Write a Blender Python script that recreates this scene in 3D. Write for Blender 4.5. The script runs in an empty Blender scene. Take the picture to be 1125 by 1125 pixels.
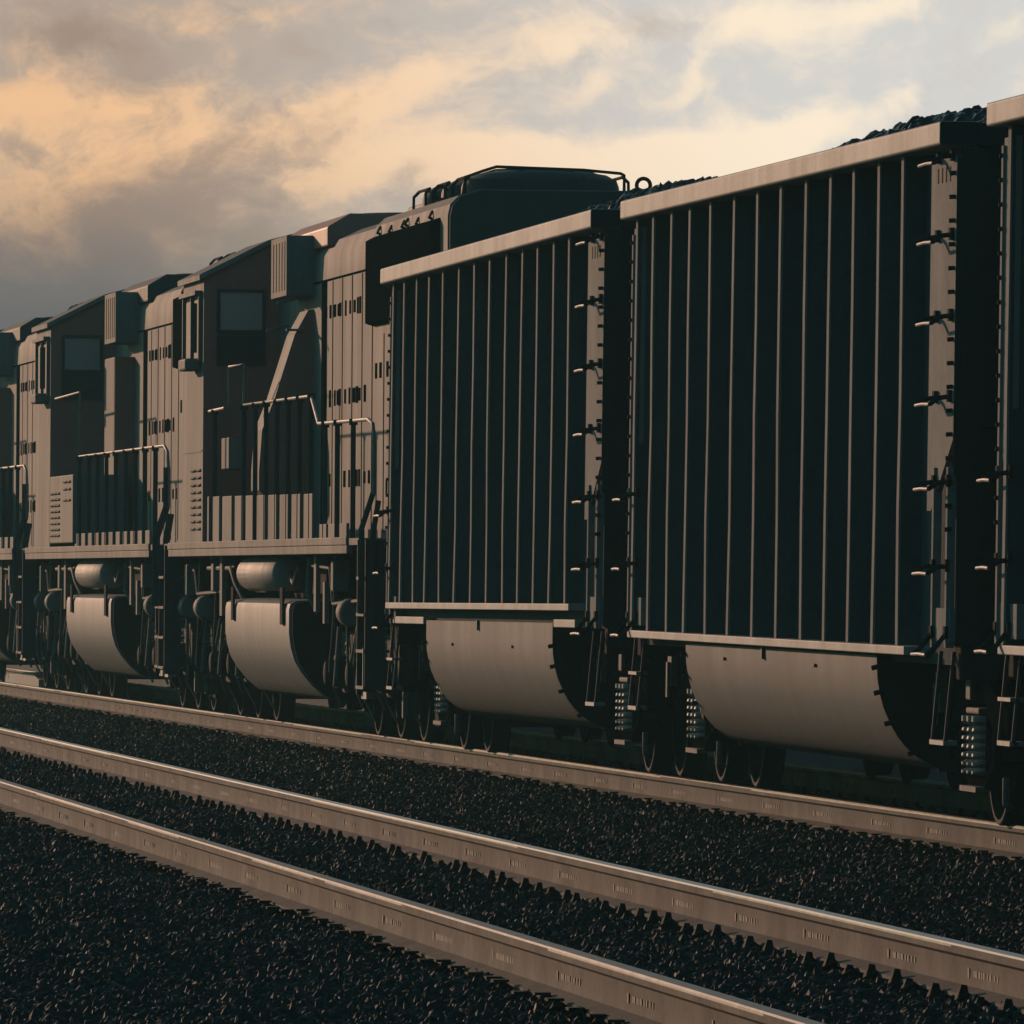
import bpy, math, random
import numpy as np
from mathutils import Vector, Matrix
R = math.radians
rnd = random.Random(7)
S = bpy.context.scene
COL = S.collection

# ------------------------------------------------------------------ materials
def new_mat(name):
    m = bpy.data.materials.new(name); m.use_nodes = True
    nt = m.node_tree
    return m, nt, nt.nodes['Principled BSDF']

def metal_paint(name, col, col2=None, rough=0.5, metallic=0.0, scale=3.0, streak=0.5, bump=0.15, dirt=0.5, spec=0.4, fine=40.0):
    """worn paint / weathered steel: large soft blotches, vertical grime streaks, fine speckle and bump"""
    m, nt, b = new_mat(name)
    N, L = nt.nodes, nt.links
    col2 = col2 or tuple(c * 0.55 for c in col)
    tc = N.new('ShaderNodeTexCoord')
    n1 = N.new('ShaderNodeTexNoise'); n1.inputs['Scale'].default_value = scale; n1.inputs['Detail'].default_value = 6
    n1.inputs['Roughness'].default_value = 0.65
    L.new(tc.outputs['Object'], n1.inputs['Vector'])
    mp = N.new('ShaderNodeMapping'); mp.inputs['Scale'].default_value = (scale * 4, scale * 2.2, scale * 0.25)
    L.new(tc.outputs['Object'], mp.inputs['Vector'])
    n2 = N.new('ShaderNodeTexNoise'); n2.inputs['Scale'].default_value = 1.0; n2.inputs['Detail'].default_value = 5
    L.new(mp.outputs['Vector'], n2.inputs['Vector'])
    n3 = N.new('ShaderNodeTexNoise'); n3.inputs['Scale'].default_value = fine; n3.inputs['Detail'].default_value = 4
    L.new(tc.outputs['Object'], n3.inputs['Vector'])
    mx = N.new('ShaderNodeMix'); mx.data_type = 'FLOAT'; mx.inputs[0].default_value = streak
    L.new(n1.outputs['Fac'], mx.inputs[2]); L.new(n2.outputs['Fac'], mx.inputs[3])
    mx2 = N.new('ShaderNodeMix'); mx2.data_type = 'FLOAT'; mx2.inputs[0].default_value = 0.25
    L.new(mx.outputs[0], mx2.inputs[2]); L.new(n3.outputs['Fac'], mx2.inputs[3])
    rp = N.new('ShaderNodeMapRange'); rp.inputs[1].default_value = 0.36; rp.inputs[2].default_value = 0.64
    rp.inputs[3].default_value = 0.0; rp.inputs[4].default_value = dirt
    L.new(mx2.outputs[0], rp.inputs[0])
    cm = N.new('ShaderNodeMix'); cm.data_type = 'RGBA'
    cm.inputs[6].default_value = (*col, 1); cm.inputs[7].default_value = (*col2, 1)
    L.new(rp.outputs[0], cm.inputs[0]); L.new(cm.outputs[2], b.inputs['Base Color'])
    rr = N.new('ShaderNodeMapRange'); rr.inputs[3].default_value = rough - 0.1; rr.inputs[4].default_value = min(1, rough + 0.15)
    L.new(mx2.outputs[0], rr.inputs[0]); L.new(rr.outputs[0], b.inputs['Roughness'])
    b.inputs['Metallic'].default_value = metallic
    b.inputs['Specular IOR Level'].default_value = spec
    bp = N.new('ShaderNodeBump'); bp.inputs['Strength'].default_value = bump; bp.inputs['Distance'].default_value = 0.02
    L.new(mx2.outputs[0], bp.inputs['Height']); L.new(bp.outputs[0], b.inputs['Normal'])
    return m

M = {}
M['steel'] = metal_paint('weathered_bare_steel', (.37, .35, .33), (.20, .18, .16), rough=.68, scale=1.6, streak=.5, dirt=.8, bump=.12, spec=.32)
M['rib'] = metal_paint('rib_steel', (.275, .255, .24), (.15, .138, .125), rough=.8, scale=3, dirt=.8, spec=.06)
M['sheet'] = metal_paint('shade_dark_side_sheet', (.085, .10, .105), (.06, .066, .066), rough=.9, scale=2, dirt=.8, spec=.02)  # dark tone puts the shade between the ribs into the colour
M['tank'] = metal_paint('tank_paint', (.29, .28, .27), (.18, .165, .15), rough=.65, scale=1.1, streak=.7, dirt=.8, bump=.06, spec=.12)
M['tub'] = metal_paint('tub_steel', (.165, .16, .156), (.10, .093, .087), rough=.7, scale=1.1, streak=.7, dirt=.6, bump=.06, spec=.08)
M['frame'] = metal_paint('unlit_truck_iron', (.010, .010, .011), (.016, .014, .012), rough=.9, scale=6, dirt=.8, spec=0)  # near-black tone makes the truck frames look unlit
M['spring'] = metal_paint('sunlit_spring_steel', (.36, .33, .30), (.2, .18, .16), rough=.6, scale=9, dirt=.6)  # light tone stands in for sun on the coils
M['truck'] = metal_paint('dusty_sunlit_truck_iron', (.06, .056, .052), (.02, .019, .018), rough=.8, scale=5, dirt=.9, spec=.05)  # dust tone lightened so locomotive truck frames look partly lit
M['black'] = metal_paint('black_iron', (.022, .023, .024), (.032, .029, .026), rough=.9, scale=6, dirt=.8, spec=.02)
M['brake'] = metal_paint('dusty_iron', (.17, .155, .14), (.06, .055, .05), rough=.75, scale=7, dirt=.95, spec=.2)
M['loco'] = metal_paint('locomotive_paint', (.25, .212, .19), (.135, .11, .096), rough=.72, scale=1.4, streak=.65, dirt=.8, bump=.06, spec=.08)
M['locodark'] = metal_paint('locomotive_dark_red_paint', (.58, .17, .12), (.36, .12, .09), rough=.6, scale=1.5, dirt=.7, spec=.25)
M['grille'] = metal_paint('grille_mesh', (.009, .010, .010), (.006, .006, .006), rough=.95, scale=3, dirt=.5, spec=0)
M['roof'] = metal_paint('sooty_roof_and_shade_paint', (.05, .048, .047), (.03, .03, .03), rough=.7, scale=2, dirt=.8, spec=.25)  # also the dark skin that shades the hood end
M['rail_paint'] = metal_paint('handrail_paint', (.27, .25, .23), (.13, .12, .105), rough=.6, scale=8, dirt=.9, spec=.2)
M['post'] = metal_paint('stanchion_paint', (.05, .06, .063), (.03, .034, .034), rough=.7, scale=6, dirt=.6, spec=.06)
M['rim'] = metal_paint('sunlit_rim_steel', (.085, .075, .067), (.05, .044, .04), rough=.8, scale=6, dirt=.7, spec=.05)  # lighter than the wheel, to draw the sunlit arc of the rim
M['wheel'] = metal_paint('unlit_wheel_steel', (.014, .013, .012), (.012, .011, .010), rough=.9, scale=6, dirt=.8, spec=0)  # near-black so the wheel faces look shaded by the side frames
M['railside'] = metal_paint('rail_rusty_side', (.148, .122, .104), (.040, .032, .027), rough=.8, scale=1.3, streak=.1, dirt=1.0, bump=.1, spec=.08)
M['railhead'] = metal_paint('rail_polished_head', (.36, .33, .31), (.24, .21, .19), rough=.3, metallic=.85, scale=5, streak=.2, dirt=.5, bump=.04)
M['mark'] = metal_paint('raised_mill_mark', (.055, .045, .039), (.035, .03, .026), rough=.7, scale=9, dirt=.6)
M['wornhead'] = metal_paint('rail_dull_head', (.30, .27, .245), (.16, .135, .115), rough=.6, metallic=.35, scale=4, streak=.2, dirt=.8, bump=.05, spec=.2)
M['tie'] = metal_paint('concrete_tie', (.20, .19, .175), (.10, .095, .09), rough=.85, scale=5, dirt=.8, bump=.4)
M['clip'] = metal_paint('rusty_clip', (.020, .019, .018), (.014, .013, .012), rough=.85, scale=12, dirt=.8, spec=.1)
M['pale'] = metal_paint('pale_concrete', (.5, .47, .43), (.36, .33, .3), rough=.8, scale=6, dirt=.6, bump=.3)

def glass_mat():
    m, nt, b = new_mat('cab_glass')
    b.inputs['Base Color'].default_value = (.58, .32, .28, 1)
    b.inputs['Roughness'].default_value = .25
    b.inputs['Specular IOR Level'].default_value = .25
    n = nt.nodes.new('ShaderNodeTexNoise'); n.inputs['Scale'].default_value = 3
    bp = nt.nodes.new('ShaderNodeBump'); bp.inputs['Strength'].default_value = .05
    nt.links.new(n.outputs['Fac'], bp.inputs['Height']); nt.links.new(bp.outputs[0], b.inputs['Normal'])
    return m
M['glass'] = glass_mat()

def stone_mat(name, c1, c2, c3, rough=.55, spec=.5, obj_scale=18.0):
    m, nt, b = new_mat(name)
    N, L = nt.nodes, nt.links
    geo = N.new('ShaderNodeNewGeometry')
    rp = N.new('ShaderNodeValToRGB')
    rp.color_ramp.elements[0].color = (*c1, 1); rp.color_ramp.elements[1].color = (*c3, 1)
    e = rp.color_ramp.elements.new(.6); e.color = (*c2, 1)
    L.new(geo.outputs['Random Per Island'], rp.inputs[0])
    n = N.new('ShaderNodeTexNoise'); n.inputs['Scale'].default_value = obj_scale; n.inputs['Detail'].default_value = 6
    mx = N.new('ShaderNodeMix'); mx.data_type = 'RGBA'; mx.blend_type = 'MULTIPLY'; mx.inputs[0].default_value = .6
    L.new(geo.outputs['Position'], n.inputs['Vector'])
    L.new(rp.outputs[0], mx.inputs[6]); L.new(n.outputs['Fac'], mx.inputs[7])
    L.new(mx.outputs[2], b.inputs['Base Color'])
    b.inputs['Roughness'].default_value = rough; b.inputs['Specular IOR Level'].default_value = spec
    bp = N.new('ShaderNodeBump'); bp.inputs['Strength'].default_value = .4; bp.inputs['Distance'].default_value = .01
    L.new(n.outputs['Fac'], bp.inputs['Height']); L.new(bp.outputs[0], b.inputs['Normal'])
    return m
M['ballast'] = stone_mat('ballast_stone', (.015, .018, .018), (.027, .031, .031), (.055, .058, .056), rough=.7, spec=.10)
M['coal'] = stone_mat('coal', (.010, .010, .010), (.016, .016, .016), (.028, .028, .028), rough=.4, spec=.35)

def ground_mat():
    m, nt, b = new_mat('dry_ground')
    N, L = nt.nodes, nt.links
    geo = N.new('ShaderNodeNewGeometry')
    n = N.new('ShaderNodeTexNoise'); n.inputs['Scale'].default_value = .35; n.inputs['Detail'].default_value = 10; n.inputs['Roughness'].default_value = .7
    L.new(geo.outputs['Position'], n.inputs['Vector'])
    rp = N.new('ShaderNodeValToRGB')
    rp.color_ramp.elements[0].color = (.012, .012, .009, 1); rp.color_ramp.elements[0].position = .35
    rp.color_ramp.elements[1].color = (.035, .03, .022, 1); rp.color_ramp.elements[1].position = .7
    L.new(n.outputs['Fac'], rp.inputs[0]); L.new(rp.outputs[0], b.inputs['Base Color'])
    b.inputs['Roughness'].default_value = .95
    bp = N.new('ShaderNodeBump'); bp.inputs['Strength'].default_value = .6; bp.inputs['Distance'].default_value = .2
    L.new(n.outputs['Fac'], bp.inputs['Height']); L.new(bp.outputs[0], b.inputs['Normal'])
    return m
M['ground'] = ground_mat()

# ------------------------------------------------------------------ mesh builder
class MB:
    def __init__(s): s.v, s.f = [], []
    def add(s, vs, fs):
        o = len(s.v); s.v += [tuple(p) for p in vs]; s.f += [tuple(i + o for i in f) for f in fs]; return s
    def box(s, x0, x1, y0, y1, z0, z1):
        if x0 > x1: x0, x1 = x1, x0
        if y0 > y1: y0, y1 = y1, y0
        if z0 > z1: z0, z1 = z1, z0
        return s.add([(x0,y0,z0),(x1,y0,z0),(x1,y1,z0),(x0,y1,z0),(x0,y0,z1),(x1,y0,z1),(x1,y1,z1),(x0,y1,z1)],
                     [(0,3,2,1),(4,5,6,7),(0,1,5,4),(1,2,6,5),(2,3,7,6),(3,0,4,7)])
    def prism_y(s, prof, y0, y1):
        """closed profile of (x,z) extruded along y"""
        n = len(prof)
        vs = [(x, y0, z) for x, z in prof] + [(x, y1, z) for x, z in prof]
        fs = [(i, (i+1) % n, n + (i+1) % n, n + i) for i in range(n)]
        fs += [tuple(range(n-1, -1, -1)), tuple(range(n, 2*n))]
        return s.add(vs, fs)
    def prism_x(s, prof, x0, x1):
        """closed profile of (y,z) extruded along x"""
        n = len(prof)
        vs = [(x0, y, z) for y, z in prof] + [(x1, y, z) for y, z in prof]
        fs = [(i, (i+1) % n, n + (i+1) % n, n + i) for i in range(n)]
        fs += [tuple(range(n-1, -1, -1)), tuple(range(n, 2*n))]
        return s.add(vs, fs)
    def tube(s, pts, r, n=8):
        pts = [Vector(p) for p in pts]; k = len(pts); vs, fs = [], []
        up0 = None
        for i, p in enumerate(pts):
            if i == 0: t = pts[1] - p
            elif i == k-1: t = p - pts[-2]
            else: t = (pts[i+1] - p).normalized() + (p - pts[i-1]).normalized()
            t.normalize()
            if up0 is None:
                a = Vector((0,0,1)) if abs(t.z) < .9 else Vector((1,0,0))
                u = t.cross(a).normalized()
            else:
                u = (up0 - t * up0.dot(t)).normalized()
            up0 = u; w = t.cross(u)
            for j in range(n):
                a = 2*math.pi*j/n
                vs.append(p + u*(r*math.cos(a)) + w*(r*math.sin(a)))
        for i in range(k-1):
            for j in range(n):
                fs.append((i*n+j, i*n+(j+1) % n, (i+1)*n+(j+1) % n, (i+1)*n+j))
        fs += [tuple(range(n-1,-1,-1)), tuple(range((k-1)*n, k*n))]
        return s.add(vs, fs)
    def lathe(s, prof, c, axis='x', n=24):
        """prof: list of (a, r), a along the axis; c: origin"""
        vs, fs = [], []
        k = len(prof)
        for a, r in prof:
            for j in range(n):
                t = 2*math.pi*j/n; u, w = r*math.cos(t), r*math.sin(t)
                if axis == 'x': vs.append((c[0]+a, c[1]+u, c[2]+w))
                elif axis == 'y': vs.append((c[0]+w, c[1]+a, c[2]+u))
                else: vs.append((c[0]+u, c[1]+w, c[2]+a))
        for i in range(k-1):
            for j in range(n):
                fs.append((i*n+j, i*n+(j+1) % n, (i+1)*n+(j+1) % n, (i+1)*n+j))
        fs += [tuple(range(n-1,-1,-1)), tuple(range((k-1)*n, k*n))]
        return s.add(vs, fs)
    def build(s, name, mat, parent=None, smooth=False, bevel=0, angle=38):
        me = bpy.data.meshes.new(name); me.from_pydata(s.v, [], s.f)
        import bmesh
        bm = bmesh.new(); bm.from_mesh(me); bmesh.ops.recalc_face_normals(bm, faces=bm.faces); bm.to_mesh(me); bm.free()
        me.materials.append(mat)
        if smooth:
            me.polygons.foreach_set('use_smooth', [True]*len(me.polygons))
            me.set_sharp_from_angle(angle=R(angle))
        me.update()
        o = bpy.data.objects.new(name, me); COL.objects.link(o)
        if parent is not None: o.parent = parent
        if bevel:
            b = o.modifiers.new('bevel', 'BEVEL'); b.width = bevel; b.segments = 2; b.limit_method = 'ANGLE'; b.angle_limit = R(40)
        return o

def tag(o, label=None, cat=None, group=None, kind=None):
    if label: o['label'] = label
    if cat: o['category'] = cat
    if group: o['group'] = group
    if kind: o['kind'] = kind
    return o
def empty(name, loc, rot=(0,0,0)):
    o = bpy.data.objects.new(name, None); COL.objects.link(o); o.location = loc; o.rotation_euler = rot
    o.empty_display_size = .5
    return o
def copy_tree(o, parent=None):
    c = o.copy(); COL.objects.link(c)
    if parent is not None: c.parent = parent
    for ch in list(o.children): copy_tree(ch, c)
    return c

# ------------------------------------------------------------------ camera
F = 13140.0                                   # focal length in pixels of the 1125 px frame
HC = 1.38                                     # lens height over the rail tops (z = 0)
cam = bpy.data.cameras.new('camera'); co = bpy.data.objects.new('camera', cam); COL.objects.link(co)
cam.sensor_width = 36; cam.lens = 36*F/1125
cam.clip_start = 1; cam.clip_end = 6000
TH = math.atan(1392.5/13000); PS = math.atan(67.5/F)
co.location = (0, 0, HC)
fwd = Vector((math.sin(TH)*math.cos(PS), math.cos(TH)*math.cos(PS), math.sin(PS)))
co.rotation_euler = fwd.to_track_quat('-Z', 'Y').to_euler()
S.camera = co

# ------------------------------------------------------------------ light and sky
SUN_AZ, SUN_EL = -16.0, 7.5                   # azimuth from the track direction (+Y), negative = camera side
sd = bpy.data.lights.new('sun', 'SUN'); sd.energy = 2.4; sd.angle = R(.6); sd.color = (1, .58, .385)
so = bpy.data.objects.new('sun', sd); COL.objects.link(so)
tosun = Vector((math.sin(R(SUN_AZ))*math.cos(R(SUN_EL)), math.cos(R(SUN_AZ))*math.cos(R(SUN_EL)), math.sin(R(SUN_EL))))
so.rotation_euler = tosun.to_track_quat('Z', 'Y').to_euler()
so.location = (-20, 60, 30)

W = bpy.data.worlds.new('World'); S.world = W; W.use_nodes = True
def build_world():
    nt = W.node_tree; N, L = nt.nodes, nt.links
    bg = N['Background']; STR = .15; bg.inputs['Strength'].default_value = STR
    def val(x):
        return x
    def math_(op, a, b=None, c=None, clamp=False):
        n = N.new('ShaderNodeMath'); n.operation = op; n.use_clamp = clamp
        for i, q in enumerate((a, b, c)):
            if q is None: continue
            if isinstance(q, (int, float)): n.inputs[i].default_value = q
            else: L.new(q, n.inputs[i])
        return n.outputs[0]
    def mixc(fac, a, b, blend='MIX'):
        n = N.new('ShaderNodeMix'); n.data_type = 'RGBA'; n.blend_type = blend
        for i, q in ((0, fac), (6, a), (7, b)):
            if isinstance(q, (int, float)): n.inputs[i].default_value = q
            elif isinstance(q, tuple): n.inputs[i].default_value = (*q, 1)
            else: L.new(q, n.inputs[i])
        return n.outputs[2]
    def smooth(x, lo, hi):
        n = N.new('ShaderNodeMapRange'); n.interpolation_type = 'SMOOTHSTEP'
        n.inputs[1].default_value = lo; n.inputs[2].default_value = hi
        L.new(x, n.inputs[0]); return n.outputs[0]
    sky = N.new('ShaderNodeTexSky'); sky.sky_type = 'NISHITA'; sky.sun_disc = False
    sky.sun_elevation = R(SUN_EL); sky.sun_rotation = R(SUN_AZ) % (2*math.pi)
    sky.air_density = 1.0; sky.dust_density = 1.5; sky.ozone_density = 2.0
    tint = mixc(1.0, sky.outputs['Color'], (.27, .76, .78), 'MULTIPLY')
    tc = N.new('ShaderNodeTexCoord'); sp = N.new('ShaderNodeSeparateXYZ')
    L.new(tc.outputs['Generated'], sp.inputs[0])
    az = math_('ARCTAN2', sp.outputs[0], sp.outputs[1])
    el = math_('ARCSINE', sp.outputs[2])
    # sky coordinates in units of 1125 px of the picture's scale, measured from the view axis
    U = math_('MULTIPLY', math_('SUBTRACT', az, TH), F/1125)
    V = math_('MULTIPLY', el, F/1125)                       # 0 at the horizon, about .56 at the top of the frame
    cb = N.new('ShaderNodeCombineXYZ'); L.new(U, cb.inputs[0]); L.new(V, cb.inputs[1])
    def noise(scale, detail=8, rough=.6, sx=1, sy=1, off=(0,0), dist=0.0, rot=0.0, vec=None):
        mp = N.new('ShaderNodeMapping'); mp.inputs['Scale'].default_value = (sx, sy, 1); mp.inputs['Location'].default_value = (*off, 0)
        mp.inputs['Rotation'].default_value = (0, 0, rot)
        L.new(vec or cb.outputs[0], mp.inputs[0])
        n = N.new('ShaderNodeTexNoise'); n.inputs['Scale'].default_value = scale; n.inputs['Detail'].default_value = detail
        n.inputs['Roughness'].default_value = rough; n.inputs['Distortion'].default_value = dist
        L.new(mp.outputs[0], n.inputs['Vector'])
        return n.outputs['Fac'], n.outputs['Color']
    # warp
    wf, wc = noise(4.0, 4, .55, off=(3.1, 1.7))
    vm = N.new('ShaderNodeVectorMath'); vm.operation = 'MULTIPLY_ADD'
    L.new(wc, vm.inputs[0]); vm.inputs[1].default_value = (.16, .11, 0); vm.inputs[2].default_value = (-.08, -.055, 0)
    va = N.new('ShaderNodeVectorMath'); va.operation = 'ADD'; L.new(cb.outputs[0], va.inputs[0]); L.new(vm.outputs[0], va.inputs[1])
    wv = va.outputs[0]
    def blob(px, py, rx, ry, rot=0.0):
        """soft ellipse, centre and radii in frame pixels"""
        mp = N.new('ShaderNodeMapping'); mp.vector_type = 'TEXTURE'
        mp.inputs['Location'].default_value = ((px-562.5)/1125, (630-py)/1125, 0)
        mp.inputs['Rotation'].default_value = (0, 0, R(rot)); mp.inputs['Scale'].default_value = (rx/1125, ry/1125, 1)
        L.new(wv, mp.inputs[0])
        ln = N.new('ShaderNodeVectorMath'); ln.operation = 'DOT_PRODUCT'
        L.new(mp.outputs[0], ln.inputs[0]); L.new(mp.outputs[0], ln.inputs[1])
        return math_('POWER', 2.718, math_('MULTIPLY', ln.outputs['Value'], -1.0))
    def total(items):
        t = None
        for w, a in items:
            g = math_('MULTIPLY', blob(*a), w)
            t = g if t is None else math_('ADD', t, g)
        return t
    f1, _ = noise(4.6, 9, .62, sx=1, sy=1.4, off=(1.3, 4.1), rot=R(-16), vec=wv)
    f2, _ = noise(12, 8, .62, sx=1, sy=1.3, off=(7.7, 3.2), rot=R(-24), vec=wv)
    f3, _ = noise(30, 6, .6, sx=1, sy=1.2, off=(2.4, 7.2), vec=wv)
    nz = math_('ADD', math_('MULTIPLY', math_('SUBTRACT', f1, .5), 1.25), math_('MULTIPLY', math_('SUBTRACT', f2, .5), 1.4))
    nz = math_('ADD', nz, math_('MULTIPLY', math_('SUBTRACT', f3, .5), .45))
    warm = total([(.85, (75, 100, 120, 36, 4)), (.7, (180, 120, 70, 50, 30)), (.55, (60, 190, 110, 60, 30)), (.8, (300, 130, 110, 40, 12)), (.8, (440, 95, 100, 36, 26)), (.8, (350, 200, 60, 40, 30)),
                  (.6, (240, 10, 110, 22, 0)), (1.4, (600, 172, 170, 26, 4)), (1.35, (770, 164, 110, 28, 6)), (.85, (880, 140, 46, 30, 20)), (.8, (640, 35, 75, 26, 14)),
                  (.75, (830, 22, 100, 30, 10)), (.7, (960, 5, 90, 18, 4)), (.8, (985, 120, 50, 22, 18)), (.55, (620, 95, 50, 20, 30)), (.55, (745, 75, 44, 14, 38)), (.5, (560, 60, 60, 40, 20)),
                  (.5, (40, 260, 120, 50, 15)), (.45, (220, 250, 100, 40, 20)), (.45, (480, 175, 60, 60, 0)), (.4, (1100, 40, 70, 14, 25)), (.4, (700, 300, 300, 90, 0)), (.4, (130, 180, 70, 30, 10))])
    mw = smooth(math_('ADD', warm, math_('MULTIPLY', nz, 1.5)), -.02, 1.1)
    mauve = total([(.95, (250, 165, 150, 34, 14)), (.75, (180, 225, 150, 34, 8)), (.9, (75, 35, 75, 30, 0)), (.6, (25, 150, 50, 22, 0)), (.75, (110, 280, 220, 50, 4)),
                   (.4, (390, 155, 60, 22, 15)), (.45, (455, 205, 50, 30, 0)), (.5, (720, 18, 60, 16, 10)), (.3, (420, 20, 60, 20, 0))])
    mm = smooth(math_('ADD', mauve, math_('MULTIPLY', nz, -1.5)), .05, 1.2)
    gx = smooth(U, -.45, .35)
    gy = smooth(V, .24, .43)
    base = mixc(gx, (.46, .365, .295), (.675, .66, .63))
    warmc = mixc(gx, (.89, .545, .30), (1.0, .85, .66))
    mauvec = mixc(gx, (.36, .255, .195), (.62, .52, .43))
    low = mixc(gx, (.148, .146, .146), (.80, .62, .42))
    c = mixc(mw, base, warmc)
    c = mixc(math_('MULTIPLY', mm, .85), c, mauvec)
    c = mixc(math_('MULTIPLY', math_('SUBTRACT', 1.0, gy), math_('SUBTRACT', 1.0, math_('MULTIPLY', gx, .6))), c, low)
    # scale to scene radiance, then fade into the physical sky away from this part of the sky
    c = mixc(1.0, c, (KS/STR,)*3, 'MULTIPLY')
    du = math_('ABSOLUTE', U)
    m1 = math_('SUBTRACT', 1.0, smooth(du, 3.0, 8.0))
    m2 = math_('SUBTRACT', 1.0, smooth(V, 2.4, 6.0))
    fin = mixc(math_('MULTIPLY', m1, m2), tint, c)
    L.new(fin, bg.inputs['Color'])
EXPOSURE = -.3
KS = 1/2**EXPOSURE
build_world()
S.view_settings.view_transform = 'Standard'; S.view_settings.look = 'None'
S.view_settings.exposure = EXPOSURE; S.view_settings.gamma = 1

# ------------------------------------------------------------------ setting: ground and air
gm = MB(); gm.add([(-2000,-2000,-.95),(2000,-2000,-.95),(2000,2000,-.95),(-2000,2000,-.95)], [(0,1,2,3)])
tag(gm.build('ground', M['ground']), 'flat dark open ground beyond the ballast', 'ground', kind='structure')

hb = MB().box(-2050, 2050, -2050, 2050, -1.95, 5.6)
hz = hb.build('haze', M['ground'])
hz.data.materials.clear()
hm = bpy.data.materials.new('haze_air'); hm.use_nodes = True
hn = hm.node_tree; hn.nodes.remove(hn.nodes['Principled BSDF'])
pv = hn.nodes.new('ShaderNodeVolumePrincipled')
pv.inputs['Color'].default_value = (.44, .92, 1, 1); pv.inputs['Density'].default_value = .00036; pv.inputs['Anisotropy'].default_value = .3
hn.links.new(pv.outputs[0], hn.nodes['Material Output'].inputs['Volume'])
hz.data.materials.append(hm)
#NOHAZE
tag(hz, 'thin evening haze in the air', 'haze', kind='stuff')

# ------------------------------------------------------------------ tracks
XC = 10.5                                     # centre of the train's track
NS = .0065                                    # the near track runs at a slight angle
XM, XN = 6.175, 4.628                           # far edges of the near track's two rail heads at y = 0
def near_x(x0, y): return x0 + NS*y
RAIL = [(-.0365, -.006), (-.030, 0), (.030, 0), (.0365, -.006), (.0365, -.035), (.0120, -.050), (.0090, -.095), (.0120, -.150),
        (.0760, -.172), (.0760, -.186), (-.0760, -.186), (-.0760, -.172), (-.0120, -.150), (-.0090, -.095), (-.0120, -.050), (-.0365, -.035)]
def make_rail(name, label, xa, xb, y0, y1, seed):
    """one rolled rail; the running surface and the raised mill marks on its web are parts"""
    rr = random.Random(seed)
    dirx = (xb-xa)/(y1-y0)
    root = empty(name, (xa, y0, 0), (0, 0, -math.atan(dirx)))
    Lr = math.hypot(xb-xa, y1-y0)
    n = 60
    mb = MB(); k = len(RAIL); vs = []; fs = []
    for i in range(n+1):
        y = Lr*i/n; j = rr.uniform(-.002, .002) if 0 < i < n else 0
        vs += [(x+j, y, z) for x, z in RAIL]
    for i in range(n):
        for q in range(k):
            if q in (0, 1, 2): continue                          # head top belongs to the polished part
            fs.append((i*k+q, i*k+(q+1) % k, (i+1)*k+(q+1) % k, (i+1)*k+q))
    mb.add(vs, fs); mb.build('rail_web', M['railside'], root, smooth=True, angle=30)
    hb_ = MB(); hb_.prism_y([(-.0366, -.007), (-.030, .0005), (.030, .0005), (.0366, -.007), (.0366, -.014), (-.0366, -.014)], 0, Lr)
    hb_.build('rail_head', M['wornhead'] if seed in (1, 4) else M['railhead'], root)
    mk = MB(); y = 1.0
    while y < Lr-1:
        yy = y + rr.uniform(-.15, .15)
        for g, w in ((0, .03), (1, .03), (2.2, .045), (3.1, .03), (4.2, .05), (5.0, .03), (5.6, .045), (6.6, .05), (7.3, .03)):
            mk.box(-.0118, -.006, yy+g*.085, yy+g*.085+w, -.114, -.090)
        mk.box(-.0132, -.006, yy+.76, yy+.80, -.120, -.084)
        y += 2.45
    mk.build('mill_lettering', M['mark'], root)['kind'] = 'stuff'
    tag(root, label, 'rail')
    return root
make_rail('rail', 'brown rail lying closest to the viewer, beside the wide bed of loose stones', near_x(XN, 20)-.0365, near_x(XN, 190)-.0365, 20, 190, 1)
make_rail('rail', 'middle rail with the bright polished top, inner rail of the empty track', near_x(XM, 20)-.0365, near_x(XM, 190)-.0365, 20, 190, 2)
make_rail('rail', 'rail under the near wheels of the train', XC-.7525, XC-.7525, 20, 240, 3)
make_rail('rail', 'rail under the far wheels, glimpsed only below the coal car tubs', XC+.7525, XC+.7525, 20, 240, 4)

def make_tie(half, gauge_half, label, group, seed):
    rr = random.Random(seed)
    t = empty('railway_tie', (0,0,0))
    mb = MB(); prof = [(-half, -.42), (half, -.42), (half, -.215), (half-.02, -.195), (-half+.02, -.195), (-half, -.215)]
    mb.prism_y(prof, -.125, .125); mb.build('tie_beam', M['tie'], t, bevel=.008)
    for sx in (-1, 1):
        for so_ in (-1, 1):
            c = sx*gauge_half + so_*.108
            w, h = rr.uniform(.045, .065), rr.uniform(.066, .092)
            if sx*so_ > 0: w, h = rr.uniform(.03, .04), rr.uniform(.045, .065)
            q = MB()
            q.box(c-.034, c+.034, -w-.03, w+.03, -.196, -.178)
            q.add([(c-.03,-w,-.179),(c+.03,-w,-.179),(c+.03,w,-.179),(c-.03,w,-.179),(c-.012*so_-.012,rr.uniform(-.015,.015),-.186+h),(c-.012*so_+.012,.01,-.186+h*.96)],
                  [(0,3,2,1),(0,1,5,4),(1,2,5),(2,3,4,5),(3,0,4)])
            if sx*so_ > 0: q.box(c-.03, c+.03, -.05, .05, -.188+h, -.178+h)
            q.tube([(c+so_*.03,-.045,-.165),(c-so_*.02,-.05,-.135),(c-so_*.05,0,-.155),(c-so_*.02,.05,-.135),(c+so_*.03,.045,-.165)], .0085, 6)
            q.build('rail_clip', M['clip'], t)
    return tag(t, label, 'railway tie', group)
gh = (XM-XN)/2
xm_mid = (XM+XN)/2 - .0365
protos = [make_tie(1.32, gh, 'concrete tie half buried in stones under the empty track', 'ties of the empty track', 11+i) for i in range(3)]
y = 36.0; i = 0
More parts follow.
